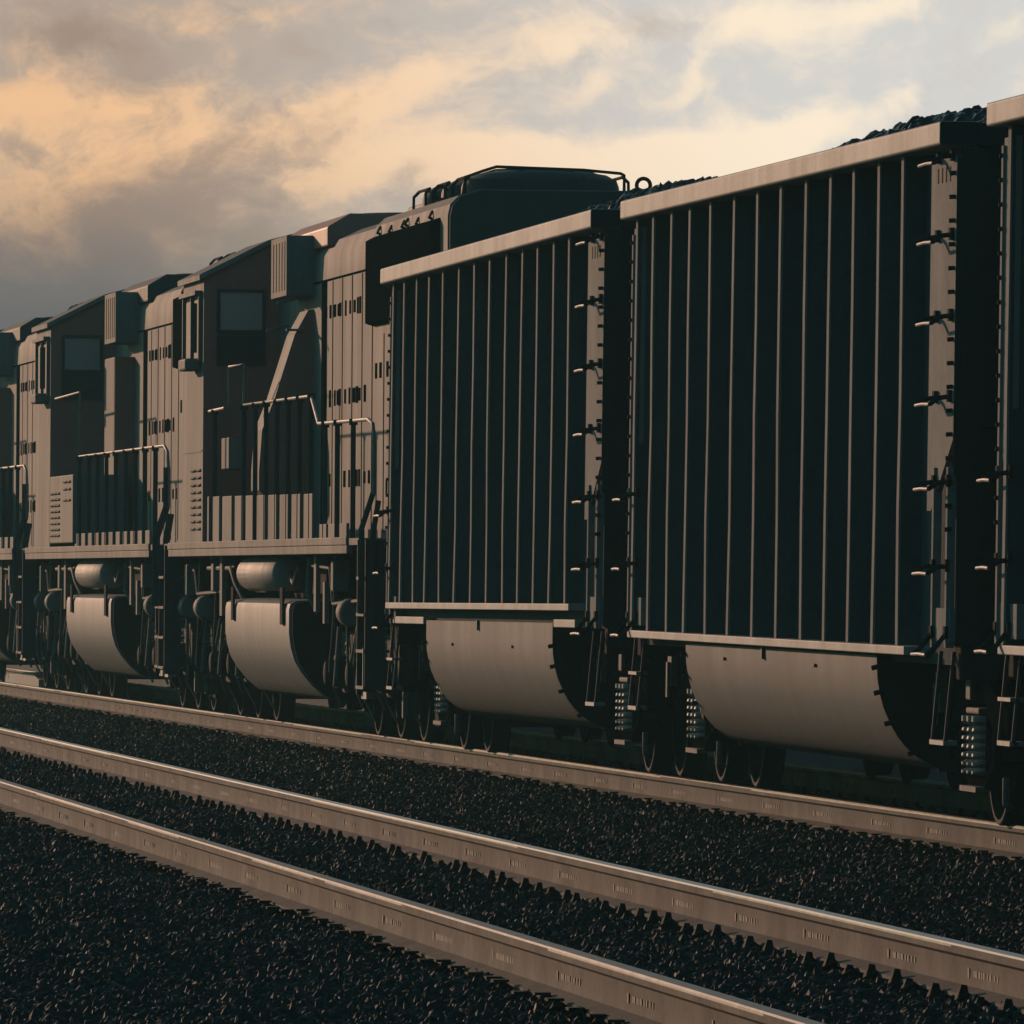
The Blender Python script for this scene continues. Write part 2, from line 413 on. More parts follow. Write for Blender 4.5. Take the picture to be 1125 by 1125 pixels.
while y < 125:
    o = protos[i] if i < 3 else copy_tree(protos[i % 3])
    o.location = (near_x(xm_mid, y) + rnd.uniform(-.02, .02), y + rnd.uniform(-.03, .03), rnd.uniform(-.044, -.03))
    o.rotation_euler = (0, 0, -NS + R(rnd.uniform(-1.2, 1.2)))
    y += .63; i += 1
protos = [make_tie(1.32, .7525, 'concrete tie half buried in stones under the train', 'ties under the train', 31+i) for i in range(3)]
y = 58.0; i = 0
while y < 160:
    o = protos[i] if i < 3 else copy_tree(protos[i % 3])
    o.location = (XC + rnd.uniform(-.02, .02), y + rnd.uniform(-.03, .03), rnd.uniform(-.044, -.03))
    o.rotation_euler = (0, 0, R(rnd.uniform(-1.2, 1.2)))
    y += .63; i += 1

# ------------------------------------------------------------------ ballast: a bed with loose stones scattered through it
def bed_height(x, y):
    xn = near_x(XN, y); xm = near_x(XM, y)
    z = np.full_like(x, -.226)
    mid = (xm + XC - .75)/2                                     # shallow dip between the tracks
    z = z - .07*np.exp(-((x-mid)/.75)**2)
    z = z - .012*np.exp(-((x-(xn+xm)/2)/.45)**2)
    sh = np.clip((xn-1.9-x)/1.6, 0, None); z = z - .42*sh      # shoulder towards the viewer
    sh2 = np.clip((x-(XC+2.3))/1.6, 0, None); z = z - .42*sh2
    z = np.maximum(z, -1.0)
    z += .012*np.sin(x*5.1+y*1.3)*np.sin(y*3.7-x*2.2) + .01*np.sin(x*2.3-y*.9)
    return z
def build_ballast():
    xs = np.linspace(-.2, 16.0, 110)
    ys = np.concatenate([np.linspace(10, 36, 20), np.linspace(36.3, 75, 260), np.linspace(75.4, 250, 340)])
    X, Y = np.meshgrid(xs, ys); Z = bed_height(X, Y)
    nx, ny = len(xs), len(ys)
    co_ = np.stack([X, Y, Z], -1).reshape(-1, 3)
    idx = np.arange(nx*ny).reshape(ny, nx)
    q = np.stack([idx[:-1,:-1], idx[:-1,1:], idx[1:,1:], idx[1:,:-1]], -1).reshape(-1, 4)
    me = bpy.data.meshes.new('ballast'); me.from_pydata(co_.tolist(), [], q.tolist())
    den = np.zeros(nx*ny, np.float32)
    Xf, Yf = co_[:,0], co_[:,1]
    lo = -830/13000.0
    px = Xf/Yf*13000 - 830
    vis = (px > -160) & (px < 1260) & (Yf > 36) & (Xf < XC+2.4)
    d = np.where(Yf < 62, 820.0, np.where(Yf < 95, 560.0, 380.0))
    d = np.where(Xf > XC-.3, d*.45, d)
    den[vis] = d[vis]
    den[(~vis) & (Yf > 24) & (Yf < 170) & (Xf > .4) & (Xf < XC+3)] = 45.0
    a = me.attributes.new('stone_density', 'FLOAT', 'POINT'); a.data.foreach_set('value', den)
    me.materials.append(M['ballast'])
    o = bpy.data.objects.new('ballast', me); COL.objects.link(o)
    tag(o, 'dark crushed stone ballast with pale flecks under and beside both tracks', 'ballast', kind='stuff')
    ng = bpy.data.node_groups.new('ballast_stones', 'GeometryNodeTree')
    ng.interface.new_socket('Geometry', in_out='INPUT', socket_type='NodeSocketGeometry')
    ng.interface.new_socket('Geometry', in_out='OUTPUT', socket_type='NodeSocketGeometry')
    N, L = ng.nodes, ng.links
    gi = N.new('NodeGroupInput'); go = N.new('NodeGroupOutput')
    at = N.new('GeometryNodeInputNamedAttribute'); at.data_type = 'FLOAT'; at.inputs['Name'].default_value = 'stone_density'
    dp = N.new('GeometryNodeDistributePointsOnFaces'); dp.distribute_method = 'RANDOM'
    L.new(gi.outputs[0], dp.inputs['Mesh']); L.new(at.outputs['Attribute'], dp.inputs['Density'])
    g2i = N.new('GeometryNodeGeometryToInstance')
    for k in range(7):
        ico = N.new('GeometryNodeMeshIcoSphere'); ico.inputs['Subdivisions'].default_value = 2; ico.inputs['Radius'].default_value = 1.0
        pos = N.new('GeometryNodeInputPosition')
        nz = N.new('ShaderNodeTexNoise'); nz.noise_dimensions = '4D'; nz.inputs['W'].default_value = k*7.3
        nz.inputs['Scale'].default_value = 1.15; nz.inputs['Detail'].default_value = 1.0
        L.new(pos.outputs[0], nz.inputs['Vector'])
        vm = N.new('ShaderNodeVectorMath'); vm.operation = 'MULTIPLY_ADD'
        vm.inputs[1].default_value = (2.4, 2.4, 2.0); vm.inputs[2].default_value = (-1.2, -1.2, -1.0)
        L.new(nz.outputs['Color'], vm.inputs[0])
        sp_ = N.new('GeometryNodeSetPosition'); L.new(ico.outputs['Mesh'], sp_.inputs['Geometry']); L.new(vm.outputs[0], sp_.inputs['Offset'])
        # snap to a coarse grid direction to leave flat broken faces
        ch = N.new('GeometryNodeConvexHull'); L.new(sp_.outputs[0], ch.inputs[0])
        sm = N.new('GeometryNodeSetMaterial'); sm.inputs['Material'].default_value = M['ballast']; L.new(ch.outputs[0], sm.inputs[0])
        ss = N.new('GeometryNodeSetShadeSmooth'); ss.inputs['Shade Smooth'].default_value = False; L.new(sm.outputs[0], ss.inputs[0])
        L.new(ss.outputs[0], g2i.inputs[0])
    ip = N.new('GeometryNodeInstanceOnPoints'); L.new(dp.outputs['Points'], ip.inputs['Points']); L.new(g2i.outputs[0], ip.inputs['Instance'])
    ip.inputs['Pick Instance'].default_value = True
    ri = N.new('FunctionNodeRandomValue'); ri.data_type = 'INT'; ri.inputs[4].default_value = 0; ri.inputs[5].default_value = 6
    L.new(ri.outputs[2], ip.inputs['Instance Index'])
    rr = N.new('FunctionNodeRandomValue'); rr.data_type = 'FLOAT_VECTOR'; rr.inputs[1].default_value = (6.28, 6.28, 6.28); rr.inputs['Seed'].default_value = 3
    L.new(rr.outputs[0], ip.inputs['Rotation'])
    rs = N.new('FunctionNodeRandomValue'); rs.data_type = 'FLOAT_VECTOR'; rs.inputs[0].default_value = (.010, .009, .008); rs.inputs[1].default_value = (.044, .036, .028); rs.inputs['Seed'].default_value = 5
    L.new(rs.outputs[0], ip.inputs['Scale'])
    jn = N.new('GeometryNodeJoinGeometry'); L.new(gi.outputs[0], jn.inputs[0]); L.new(ip.outputs[0], jn.inputs[0])
    L.new(jn.outputs[0], go.inputs[0])
    md = o.modifiers.new('stones', 'NODES'); md.node_group = ng
    return o
build_ballast()

# ------------------------------------------------------------------ coal car
def helix(mb, cx, cy, z0, z1, r, wire, turns=5.5):
    n = int(turns*11); pts = []
    for i in range(n+1):
        a = 2*math.pi*turns*i/n
        pts.append((cx+r*math.cos(a), cy+r*math.sin(a), z0+(z1-z0)*i/n))
    mb.tube(pts, wire, 5)

WHEEL = lambda r: [(-.070, r-.055), (-.068, r-.004), (-.060, r), (.040, r+.004), (.052, r+.027), (.066, r+.024), (.070, r-.01), (.066, r-.06),
                   (.02, r-.085), (-.01, .14), (-.02, .11), (.09, .10), (.09, .085)]
def wheel_mesh(mb, cx, cy, r, side):
    """solid of revolution: rim with tread and flange (inwards), dished plate, hub; side=-1 for the near side"""
    prof = [(.070, r+.024), (.055, r+.027), (.040, r+.003), (-.062, r-.003), (-.070, r-.012), (-.069, r-.034), (-.018, r-.085), (.0, .17), (-.045, .125), (-.085, .115), (-.085, .02)]
    back = [(.085, .02), (.085, .12), (.035, .17), (.03, r-.09), (.066, r-.065)]
    pr = back + prof
    mb.lathe([(-side*a if side > 0 else a, q) for a, q in pr], (cx, cy, r), 'x', 36)

def build_wheel(mb, parent):
    o = mb.build('wheel', M['wheel'], parent, smooth=True, angle=30)
    o.data.materials.append(M['rim'])
    n = 36
    for k, p in enumerate(o.data.polygons):
        if k // n in (8, 9): p.material_index = 1
    return o

def freight_truck(root, yc):
    t = MB(); t.box(-.98, .98, yc-.14, yc+.14, .40, .66); t.box(-.18, .18, yc-.2, yc+.2, .66, .78)
    tr = t.build('truck', M['black'], root, bevel=.015)
    for dy in (-.889, .889):
        ax = MB(); ax.lathe([(-1.12, .07), (-.66, .085), (.66, .085), (1.12, .07)], (0, yc+dy, .457), 'x', 14); ax.build('axle', M['black'], tr, smooth=True)
        for sx in (-1, 1):
            w = MB(); wheel_mesh(w, sx*.765, yc+dy, .457, sx); build_wheel(w, tr)
    for sx in (-1, 1):
        f = MB(); x0, x1 = sx*.93, sx*1.09
        top = [(-1.12,.48),(-1.12,.66),(-.80,.70),(-.42,.80),(.42,.80),(.80,.70),(1.12,.66),(1.12,.48),(.98,.45),(.98,.56),(.80,.56),(.74,.44),(.36,.62),(.30,.68),(-.30,.68),(-.36,.62),(-.74,.44),(-.80,.56),(-.98,.56),(-.98,.45)]
        f.prism_x([(yc+a, b) for a, b in top], x0, x1)
        f.prism_x([(yc-.74,.46),(yc-.66,.36),(yc-.30,.22),(yc+.30,.22),(yc+.66,.36),(yc+.74,.46),(yc+.60,.42),(yc+.28,.295),(yc-.28,.295),(yc-.60,.42)], x0, x1)
        for d in (-1, 1):
            f.prism_x([(yc+d*.30,.27),(yc+d*.38,.30),(yc+d*.40,.64),(yc+d*.30,.69)], x0, x1)
        f.build('side_frame', M['frame'], tr, bevel=.012)
        for d in (-1, 1):
            b = MB(); b.lathe([(0, .09), (sx*.03, .09), (sx*.04, .075), (sx*.045, .05)], (sx*1.09, yc+d*.889, .47), 'x', 16)
            b.build('bearing_cap', M['frame'], tr, smooth=True)
        s = MB()
        for d in (-.165, 0, .165):
            helix(s, sx*1.075, yc+d*1.15, .29, .585, .060, .014, 6.5)
            s.lathe([(0, .075), (.03, .075)], (sx*1.075, yc+d*1.15, .585), 'z', 12)
        s.build('spring', M['spring'], tr, smooth=True)
        e = MB(); e.box(sx*1.0, sx*1.12, yc-.24, yc+.24, .625, .66); e.box(sx*1.11, sx*1.14, yc-.05, yc+.12, .70, .82)
        e.build('bolster_end', M['brake'], tr, bevel=.01)
        br = MB(); br.box(sx*1.12, sx*1.16, yc+.97, yc+1.17, .62, .84); br.box(sx*1.16, sx*1.18, yc+1.02, yc+1.10, .55, .78)
        br.box(sx*1.06, sx*1.14, yc-.30, yc+.30, .205, .235); br.tube([(sx*1.10, yc-1.15, .30), (sx*1.10, yc-1.15, .16), (sx*1.06, yc-1.05, .14)], .02, 6)
        br.build('brake_rigging', M['brake'], tr)
    return tr

RIB_PX = [700.8, 719, 738.7, 758.7, 782, 807.5, 833.7, 860, 887.5, 914, 940, 968, 995]
H1Y = 70.4
RIB_Y = [9.07*13000/(x+830) - H1Y for x in RIB_PX]
Y0, Y1 = -7.65, 7.0
def coupler(root, y, d, z=.86):
    c = MB(); c.box(-.07, .07, y, y+d*.55, z-.08, z+.08)
    c.prism_x([(y+d*.5, z-.15), (y+d*.78, z-.14), (y+d*.80, z+.14), (y+d*.5, z+.15)], -.16, -.02)
    c.prism_x([(y+d*.5, z-.15), (y+d*.68, z-.14), (y+d*.68, z+.14), (y+d*.5, z+.15)], .0, .18)
    c.build('coupler', M['brake'], root, bevel=.015)
    h = MB(); h.tube([(-.35, y, z-.1), (-.36, y+d*.3, z-.3), (-.25, y+d*.7, z-.42), (-.05, y+d*.85, z-.35)], .022, 8)
    h.build('air_hose', M['black'], root, smooth=True)

def make_coal_car(zs0, zt):
    root = empty('coal_car', (0,0,0))
    rr = random.Random(3)
    # floor over the trucks and the inner box
    b = MB(); b.box(-1.34, 1.34, Y0+.12, Y1-.12, zs0-.02, zs0+.03); b.build('floor_pan', M['sheet'], root)
    for sx in (-1, 1):
        w = MB(); w.box(sx*1.345, sx*1.365, Y0+.05, Y1-.05, min(zs0+.01, zt-.03), 3.70)
        # bolt heads and seams in the bays
        for i in range(len(RIB_Y)-1):
            ym = (RIB_Y[i]+RIB_Y[i+1])/2
            for zz in (1.25, 1.5, 3.0, 3.25, 3.5):
                w.box(sx*1.365, sx*1.38, ym-.02, ym+.02, zz-.02, zz+.02)
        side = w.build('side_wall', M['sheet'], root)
        for k, y in enumerate(RIB_Y):
            q = MB(); wd = .048; j = [rr.uniform(-.011, .011) for _ in range(5)]
            # web (two legs) is coloured dark as if shaded, the outer flange bright as if sunlit
            q.box(sx*1.365, sx*1.478, y-.04, y+.04, zs0+.05, 3.652)
            for zz in (1.2, 1.45, 1.7, 2.9, 3.1, 3.3, 3.5):
                q.box(sx*1.395, sx*1.425, y-.062, y-.045, zz-.018, zz+.018)
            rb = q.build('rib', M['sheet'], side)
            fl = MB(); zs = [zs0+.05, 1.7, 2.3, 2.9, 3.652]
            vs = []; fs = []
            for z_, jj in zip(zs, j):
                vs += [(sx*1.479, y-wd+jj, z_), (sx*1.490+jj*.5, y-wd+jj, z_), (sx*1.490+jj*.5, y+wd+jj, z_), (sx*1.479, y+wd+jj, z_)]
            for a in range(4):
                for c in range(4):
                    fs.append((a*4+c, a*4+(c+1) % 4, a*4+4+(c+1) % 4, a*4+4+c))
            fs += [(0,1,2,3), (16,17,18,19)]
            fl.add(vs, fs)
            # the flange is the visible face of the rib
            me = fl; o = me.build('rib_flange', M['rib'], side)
        c = MB()
        c.prism_y([(sx*1.36, 3.655), (sx*1.545, 3.655), (sx*1.556, 3.665), (sx*1.556, 3.772), (sx*1.545, 3.782), (sx*1.36, 3.782)], Y0, Y1)
        c.build('top_chord', M['steel'], root, bevel=.006)
        s = MB(); s.box(sx*1.36, sx*1.515, -6.28, 6.62, zs0, zs0+.048)
        s.build('side_sill', M['steel'], root, bevel=.005)
        # corner panels: near end wide, far end narrow, both cut off on the slant towards the bottom
        pn = MB(); xa, xb = sx*1.43, sx*1.46
        pn.prism_x([(Y0, 2.10), (Y0, 3.60), (Y0+.95, 3.60), (Y0+.95, 1.72), (Y0+.80, 1.72)], xa, xb)
        pn.build('corner_panel', M['rib'], root)
        pf = MB()
        pf.prism_x([(Y1-.42, 2.2), (Y1-.42, 3.60), (Y1, 3.60), (Y1, 1.85)], xa, xb)
        pf.build('corner_panel', M['rib'], root)
        bt = MB()
        for z in [1.62+.126*i for i in range(16)]:
            for ye in (Y0+.05, Y1-.04):
                bt.tube([(sx*1.455, ye, z), (sx*1.492, ye, z-.003)], .012, 8)
        for k in range(4):
            bt.box(sx*1.4605, sx*1.4625, Y0+.22+k*.15, Y0+.25+k*.15, 3.47, 3.55)
        bt.build('bolt', M['black'], root)
        # ladders
        for ye, dirn, zs in ((Y0, 1, [3.59, 3.17, 2.74, 2.31, 1.86, 1.41, .95]), (Y1, -1, [1.86, 1.41, .95])):
            ld = MB()
            ya, yb = ye+dirn*.10, ye+dirn*.62
            for yy in ((ya, yb) if dirn > 0 else (ye-.03, ye-.38)):
                ld.box(sx*1.43, sx*1.475, yy-.03, yy+.03, .99, 1.95 if dirn > 0 else 3.56)
            ld.box(sx*1.40, sx*1.46, ye+dirn*.03, ye+dirn*.66, 1.02, 1.20)
            lad = ld.build('ladder', M['rib'], root)
            for z in zs:
                r_ = MB(); xs_ = sx*1.575
                p0, p1 = (ya, yb) if dirn > 0 else (ye-.02, ye-.44)
                zb = z-.03 if z > 1.0 else z
                r_.tube([(xs_, p0, zb), (xs_, (p0+p1)/2, zb+.004), (xs_, p1, zb)], .0105, 8)
                r_.build('rung', M['rail_paint'], lad, smooth=True)
                h_ = MB()
                for pp in (p0, p1):
                    top = z+.015 if z > 1.0 else z+.12
                    h_.tube([(sx*1.465, pp, top), (sx*1.53, pp, zb+.035), (xs_, pp, zb)], .013, 8)
                    h_.box(sx*1.46, sx*1.482, pp-.035, pp+.035, top-.03, top+.035)
                h_.build('rung_bracket', M['black'], lad)
            st = MB(); p0, p1 = ye+dirn*.12, ye+dirn*.60
            for pp in (p0, p1): st.tube([(sx*1.42, pp, .97), (sx*1.46, pp, .50), (sx*1.44, pp, .48)], .0125, 6)
            st.build('step_hanger', M['post'], root)
            st = MB(); st.box(sx*1.40, sx*1.475, p0-.02, p1+.02, .472, .497)
            if ye > 0: st.box(sx*1.40, sx*1.475, p0-.02, p1+.02, .70, .72)
            st.build('step_tread', M['rail_paint'], root)
    # ends, blackened to put their shade into the colour
    for ye, d in ((Y0, 1), (Y1, -1)):
        e = MB(); e.box(-1.345, 1.345, ye+d*.10, ye+d*.13, 1.0, 3.66)
        for x in (-1.0, -.5, 0, .5, 1.0): e.box(x-.05, x+.05, ye+d*.02, ye+d*.10, 1.05, 3.60)
        for z in (1.5, 2.2, 2.9): e.box(-1.345, 1.345, ye+d*.05, ye+d*.10, z-.04, z+.04)
        ew = e.build('end_wall', M['black'], root, bevel=.008)
        for sx in (-1, 1):
            c = MB(); c.box(sx*1.30, sx*1.428, ye+d*.005, ye+d*.06, 1.0, 3.64); c.build('sun_block_post', M['black'], root)  # added block that keeps sun off the end stiffeners
        for sx in (-1, 1):
            c = MB(); c.box(sx*1.32, sx*1.4585, ye-d*.007, ye-d*.001, 1.9, 3.598); c.build('edge_shade_strip', M['black'], root)  # black strip laid on as shade for the panel edge
            c = MB(); c.box(sx*1.361, sx*1.552, ye-d*.006, ye-d*.001, 3.658, 3.779); c.build('chord_end_shade', M['black'], root)  # black cap stands in for shade on the side chord's end
        c = MB(); c.box(-1.36, 1.36, ye, ye+d*.16, 3.655, 3.776); c.build('end_chord', M['black'], root, bevel=.006)
        s = MB(); s.box(-1.40, 1.40, ye, ye+d*.18, .82, 1.0); s.build('end_sill', M['black'], root, bevel=.01)
        coupler(root, ye, -d)
        g = MB()
        for z in (1.35, 1.8, 2.25, 2.7):
            g.tube([(.75, ye+d*.02, z+.03), (.75, ye-d*.06, z), (1.2, ye-d*.06, z), (1.2, ye+d*.02, z+.03)], .012, 6)
        g.build('grab_iron', M['post'], root)
    b = MB(); b.lathe([(0, .25), (-.03, .27), (-.05, .27), (-.06, .03)], (-.7, Y0-.02, 2.4), 'y', 24); b.build('brake_wheel', M['black'], root, smooth=True)
    cs = MB(); cs.box(-.25, .25, Y0+.2, Y1-.2, .70, .955); cs.build('center_sill', M['black'], root)
    # tub hanging between the trucks
    half = [(-1.45, zt), (-1.45, .896), (-1.445, .80), (-1.43, .713), (-1.41, .64), (-1.37, .549), (-1.33, .48), (-1.286, .426), (-1.235, .378), (-1.183, .345), (-1.08, .304), (-.9, .278), (-.6, .268), (-.25, .268)]
    prof = half + [(-x, z) for x, z in reversed(half)]
    tb = MB(); ya, yb = -4.75, 4.0
    n = len(prof); vs = []; fs = []
    ny = 8
    for i in range(ny+1):
        y = ya+(yb-ya)*i/ny
        vs += [(x, y, z) for x, z in prof]
    for i in range(ny):
        for k in range(n-1): fs.append((i*n+k, i*n+k+1, (i+1)*n+k+1, (i+1)*n+k))
    tb.add(vs, fs)
    tub = tb.build('tub', M['tub'], root, smooth=True, angle=50)
    for ye, d in ((ya, 1), (yb, -1)):
        en = MB(); en.prism_y([(x*.996, max(z, .272)) for x, z in prof], ye+d*.004, ye+d*.03)
        nub = [(-1.455, .86), (-1.44, .72), (-1.38, .55), (-1.25, .385), (-1.08, .30), (1.455, .86), (1.38, .55), (1.08, .30)]
        for x, z in nub:
            en.tube([(x*.98, ye-d*.02, z+.008), (x*1.018, ye-d*.02, z-.005)], .014, 8)
        en.build('tub_end', M['black'], tub)  # tub ends coloured black for the shade on them
    hk = MB(); hk.box(-1.468, -1.452, .12, .17, zt-.065, zt+.01); hk.box(1.452, 1.468, .12, .17, zt-.065, zt+.01)
    for yy in (-2.2, 2.0): hk.box(-1.462, -1.449, yy, yy+.16, .84, .855); hk.box(1.449, 1.462, yy, yy+.16, .84, .855)
    hk.build('tub_bracket', M['brake'], tub)
    for yc in (-6.17, 6.17): freight_truck(root, yc)
    if zs0 > 1.05:
        for sx in (-1, 1):
            for a_, b_ in ((4.15, 6.6), (-6.2, -4.9)):
                lip = MB(); lip.box(sx*1.30, sx*1.46, a_, b_, .99, 1.045); lip.build('sill_plate', M['steel'], root, bevel=.005)
    # brake gear between the trucks and the tub
    bg_ = MB()
    bg_.lathe([(0, .14), (.5, .14), (.52, .08)], (-.6, 4.35, .62), 'y', 16)
    bg_.tube([(-.95, 4.1, .75), (-1.0, 4.5, .55), (-1.05, 5.1, .62), (-1.0, 5.3, .4)], .018, 8)
    bg_.tube([(-1.25, 4.08, .7), (-1.28, 4.25, .52), (-1.26, 4.42, .46), (-1.28, 4.6, .62)], .03, 8)
    bg_.build('brake_gear', M['brake'], root, smooth=True)
    return root

def coal_heap(loc, rot, label, seed, near, peak):
    """a mound of lump coal filling one car, steep at both ends"""
    rs = np.random.RandomState(seed)
    nx, ny = 80, 520
    xs = np.linspace(-1.34, 1.34, nx); ys = np.linspace(Y0+.17, Y1-.17, ny)
    X, Y = np.meshgrid(xs, ys)
    ex = 1 - np.abs(X/1.34)**1.7
    dn = np.minimum(np.clip((Y-(Y0+.17))/near, 0, 1), np.clip(((Y1-.17)-Y)/5.0, 0, 1))
    ramp = dn**.6
    Z = 3.60 + peak*ex*ramp*(1 + .05*np.sin(Y*1.1+seed) + .04*np.sin(Y*2.7+1.3*seed))
    lump = np.zeros_like(Z)
    for _ in range(5200):
        cx, cy, r, h = rs.uniform(-1.3, 1.3), rs.uniform(Y0+.2, Y1-.2), rs.uniform(.025, .09), rs.uniform(.02, .075)
        i0, i1 = np.searchsorted(ys, (cy-r, cy+r))
        sub = np.maximum(np.abs(X[i0:i1]-cx)*.9, np.abs(Y[i0:i1]-cy)) + .4*np.minimum(np.abs(X[i0:i1]-cx), np.abs(Y[i0:i1]-cy))
        lump[i0:i1] = np.maximum(lump[i0:i1], h*np.clip(1.3-sub/r, 0, 1))
    Z = Z + lump*(.4+.6*ramp) + rs.uniform(-.012, .012, Z.shape)
    Z[:,0] = Z[:,-1] = 3.5; Z[0] = Z[-1] = 3.5
    v = np.stack([X, Y, Z], -1).reshape(-1, 3); idx = np.arange(nx*ny).reshape(ny, nx)
    q = np.stack([idx[:-1,:-1], idx[:-1,1:], idx[1:,1:], idx[1:,:-1]], -1).reshape(-1, 4).tolist()
    base = [tuple(p) for p in v.tolist()]
    # closed underneath so the load is a body, not a skin
    rim = list(idx[0,:]) + list(idx[1:,-1]) + list(idx[-1,-2::-1]) + list(idx[-2:0:-1,0])
    o = len(base); base += [(v[i][0], v[i][1], 1.03) for i in rim]; n = len(rim)
    q += [(int(rim[i]), o+i, o+(i+1) % n, int(rim[(i+1) % n])) for i in range(n)]; q.append(tuple(range(o+n-1, o-1, -1)))
    m = MB(); m.add(base, q)
    h = m.build('coal_load', M['coal'])
    h.location = loc; h.rotation_euler = rot
    return tag(h, label, 'coal', 'coal loads in the cars')

ROLL = .85
def car_place(yc, pitch=0.0): return (XC, yc, -.011), (R(pitch), R(ROLL), 0)
car = make_coal_car(.94, .925)
cars = []
for i, (yc, pit, lab, clab) in enumerate([
        (H1Y, 0.12, 'ribbed coal gondola with every rib and its whole tub in view under a coal mound', 'black coal heaped above the top edge of the gondola that is fully in view'),
        (H1Y+16.35, -.10, 'ribbed coal gondola coupled right behind the locomotive, duller and smaller in view', 'black coal behind the top edge of the gondola next to the locomotive'),
        (H1Y-16.35, 0.12, 'gondola cut off by the frame so only its end ladder and first ribs show', 'sliver of coal above the cut-off gondola at the picture edge')]):
    c = car if i == 0 else make_coal_car(1.105, 1.02) if i == 1 else copy_tree(car)
    loc, rot = car_place(yc, pit)
    c.location = loc; c.rotation_euler = rot
    tag(c, lab, 'coal car', 'coal gondolas of the train')
    coal_heap(loc, rot, clab, 20+i, 4.2 if i == 1 else 10.0, .545 if i == 1 else .575)
    cars.append(c)
# ------------------------------------------------------------------ locomotive
def mirror_pts(prof): return prof + [(-x, z) for x, z in reversed(prof)]
def loco_truck(root, ys, near_end):
    yc = ys[1]
    t = MB(); t.box(-.62, .62, ys[0]-.5, ys[2]+.5, .55, .80); tr = t.build('truck', M['black'], root, bevel=.02)
    for y in ys:
        ax = MB(); ax.lathe([(-1.15, .09), (1.15, .09)], (0, y, .533), 'x', 12); ax.build('axle', M['black'], tr, smooth=True)
        for sx in (-1, 1):
            w = MB(); wheel_mesh(w, sx*.765, y, .533, sx); build_wheel(w, tr)
    for sx in (-1, 1):
        f = MB(); a, b = ys[0]-.85, ys[2]+.85
        f.prism_x([(a, .62), (a+.1, .50), (ys[0]-.3, .50), (ys[0]-.22, .36), (ys[0]+.22, .36), (ys[0]+.35, .48), (yc-.35, .44), (yc-.22, .34), (yc+.22, .34), (yc+.35, .44),
                   (ys[2]-.35, .48), (ys[2]-.22, .36), (ys[2]+.22, .36), (ys[2]+.3, .50), (b-.1, .50), (b, .62), (b, .78), (b-.3, .88), (yc+.5, .84), (yc-.5, .84), (a+.3, .88), (a, .78)], sx*.98, sx*1.12)
        f.build('side_frame', M['truck'], tr, bevel=.015)
        for y in ys:
            j = MB(); j.box(sx*1.12, sx*1.20, y-.17, y+.17, .40, .68); j.lathe([(0, .11), (sx*.09, .10), (sx*.10, .05)], (sx*1.20, y, .53), 'x', 16)
            j.build('journal_box', M['truck'], tr, bevel=.01)
            s = MB()
            for dy in (-.3, .3): helix(s, sx*1.06, y+dy, .60, .92, .07, .02, 4.5)
            s.build('spring', M['brake'], tr, smooth=True)
        for y in ((1.7, 3.7) if near_end else (18.4, 20.3)):
            c = MB(); c.lathe([(-.22, .04), (-.21, .10), (-.18, .115), (.16, .115), (.20, .10), (.22, .05), (.42, .03)], (sx*1.33, y, 1.05), 'y', 20)
            c.build('brake_cylinder', M['loco'], tr, smooth=True)
        for y in ys:
            for pts, r_ in (([(sx*1.16, y+.42, .95), (sx*1.22, y+.50, .55), (sx*1.10, y+.52, .25)], .014), ([(sx*1.18, y-.15, .92), (sx*1.24, y-.42, .42)], .022),
                            ([(sx*1.15, y-.52, .98), (sx*1.15, y-.60, .58), (sx*.9, y-.55, .12)], .012)):
                d = MB(); d.tube(pts, r_, 6); d.build('brake_rod', M['brake'], tr)
        g = MB(); e = a if near_end else b; dd = -1 if near_end else 1
        g.box(sx*.98, sx*1.10, e+dd*.02, e+dd*.12, .2, .42); g.box(sx*1.1, sx*1.2, yc-.10, yc+.10, .50, .75)
        g.build('rail_guard', M['brake'], tr, bevel=.01)
    return tr

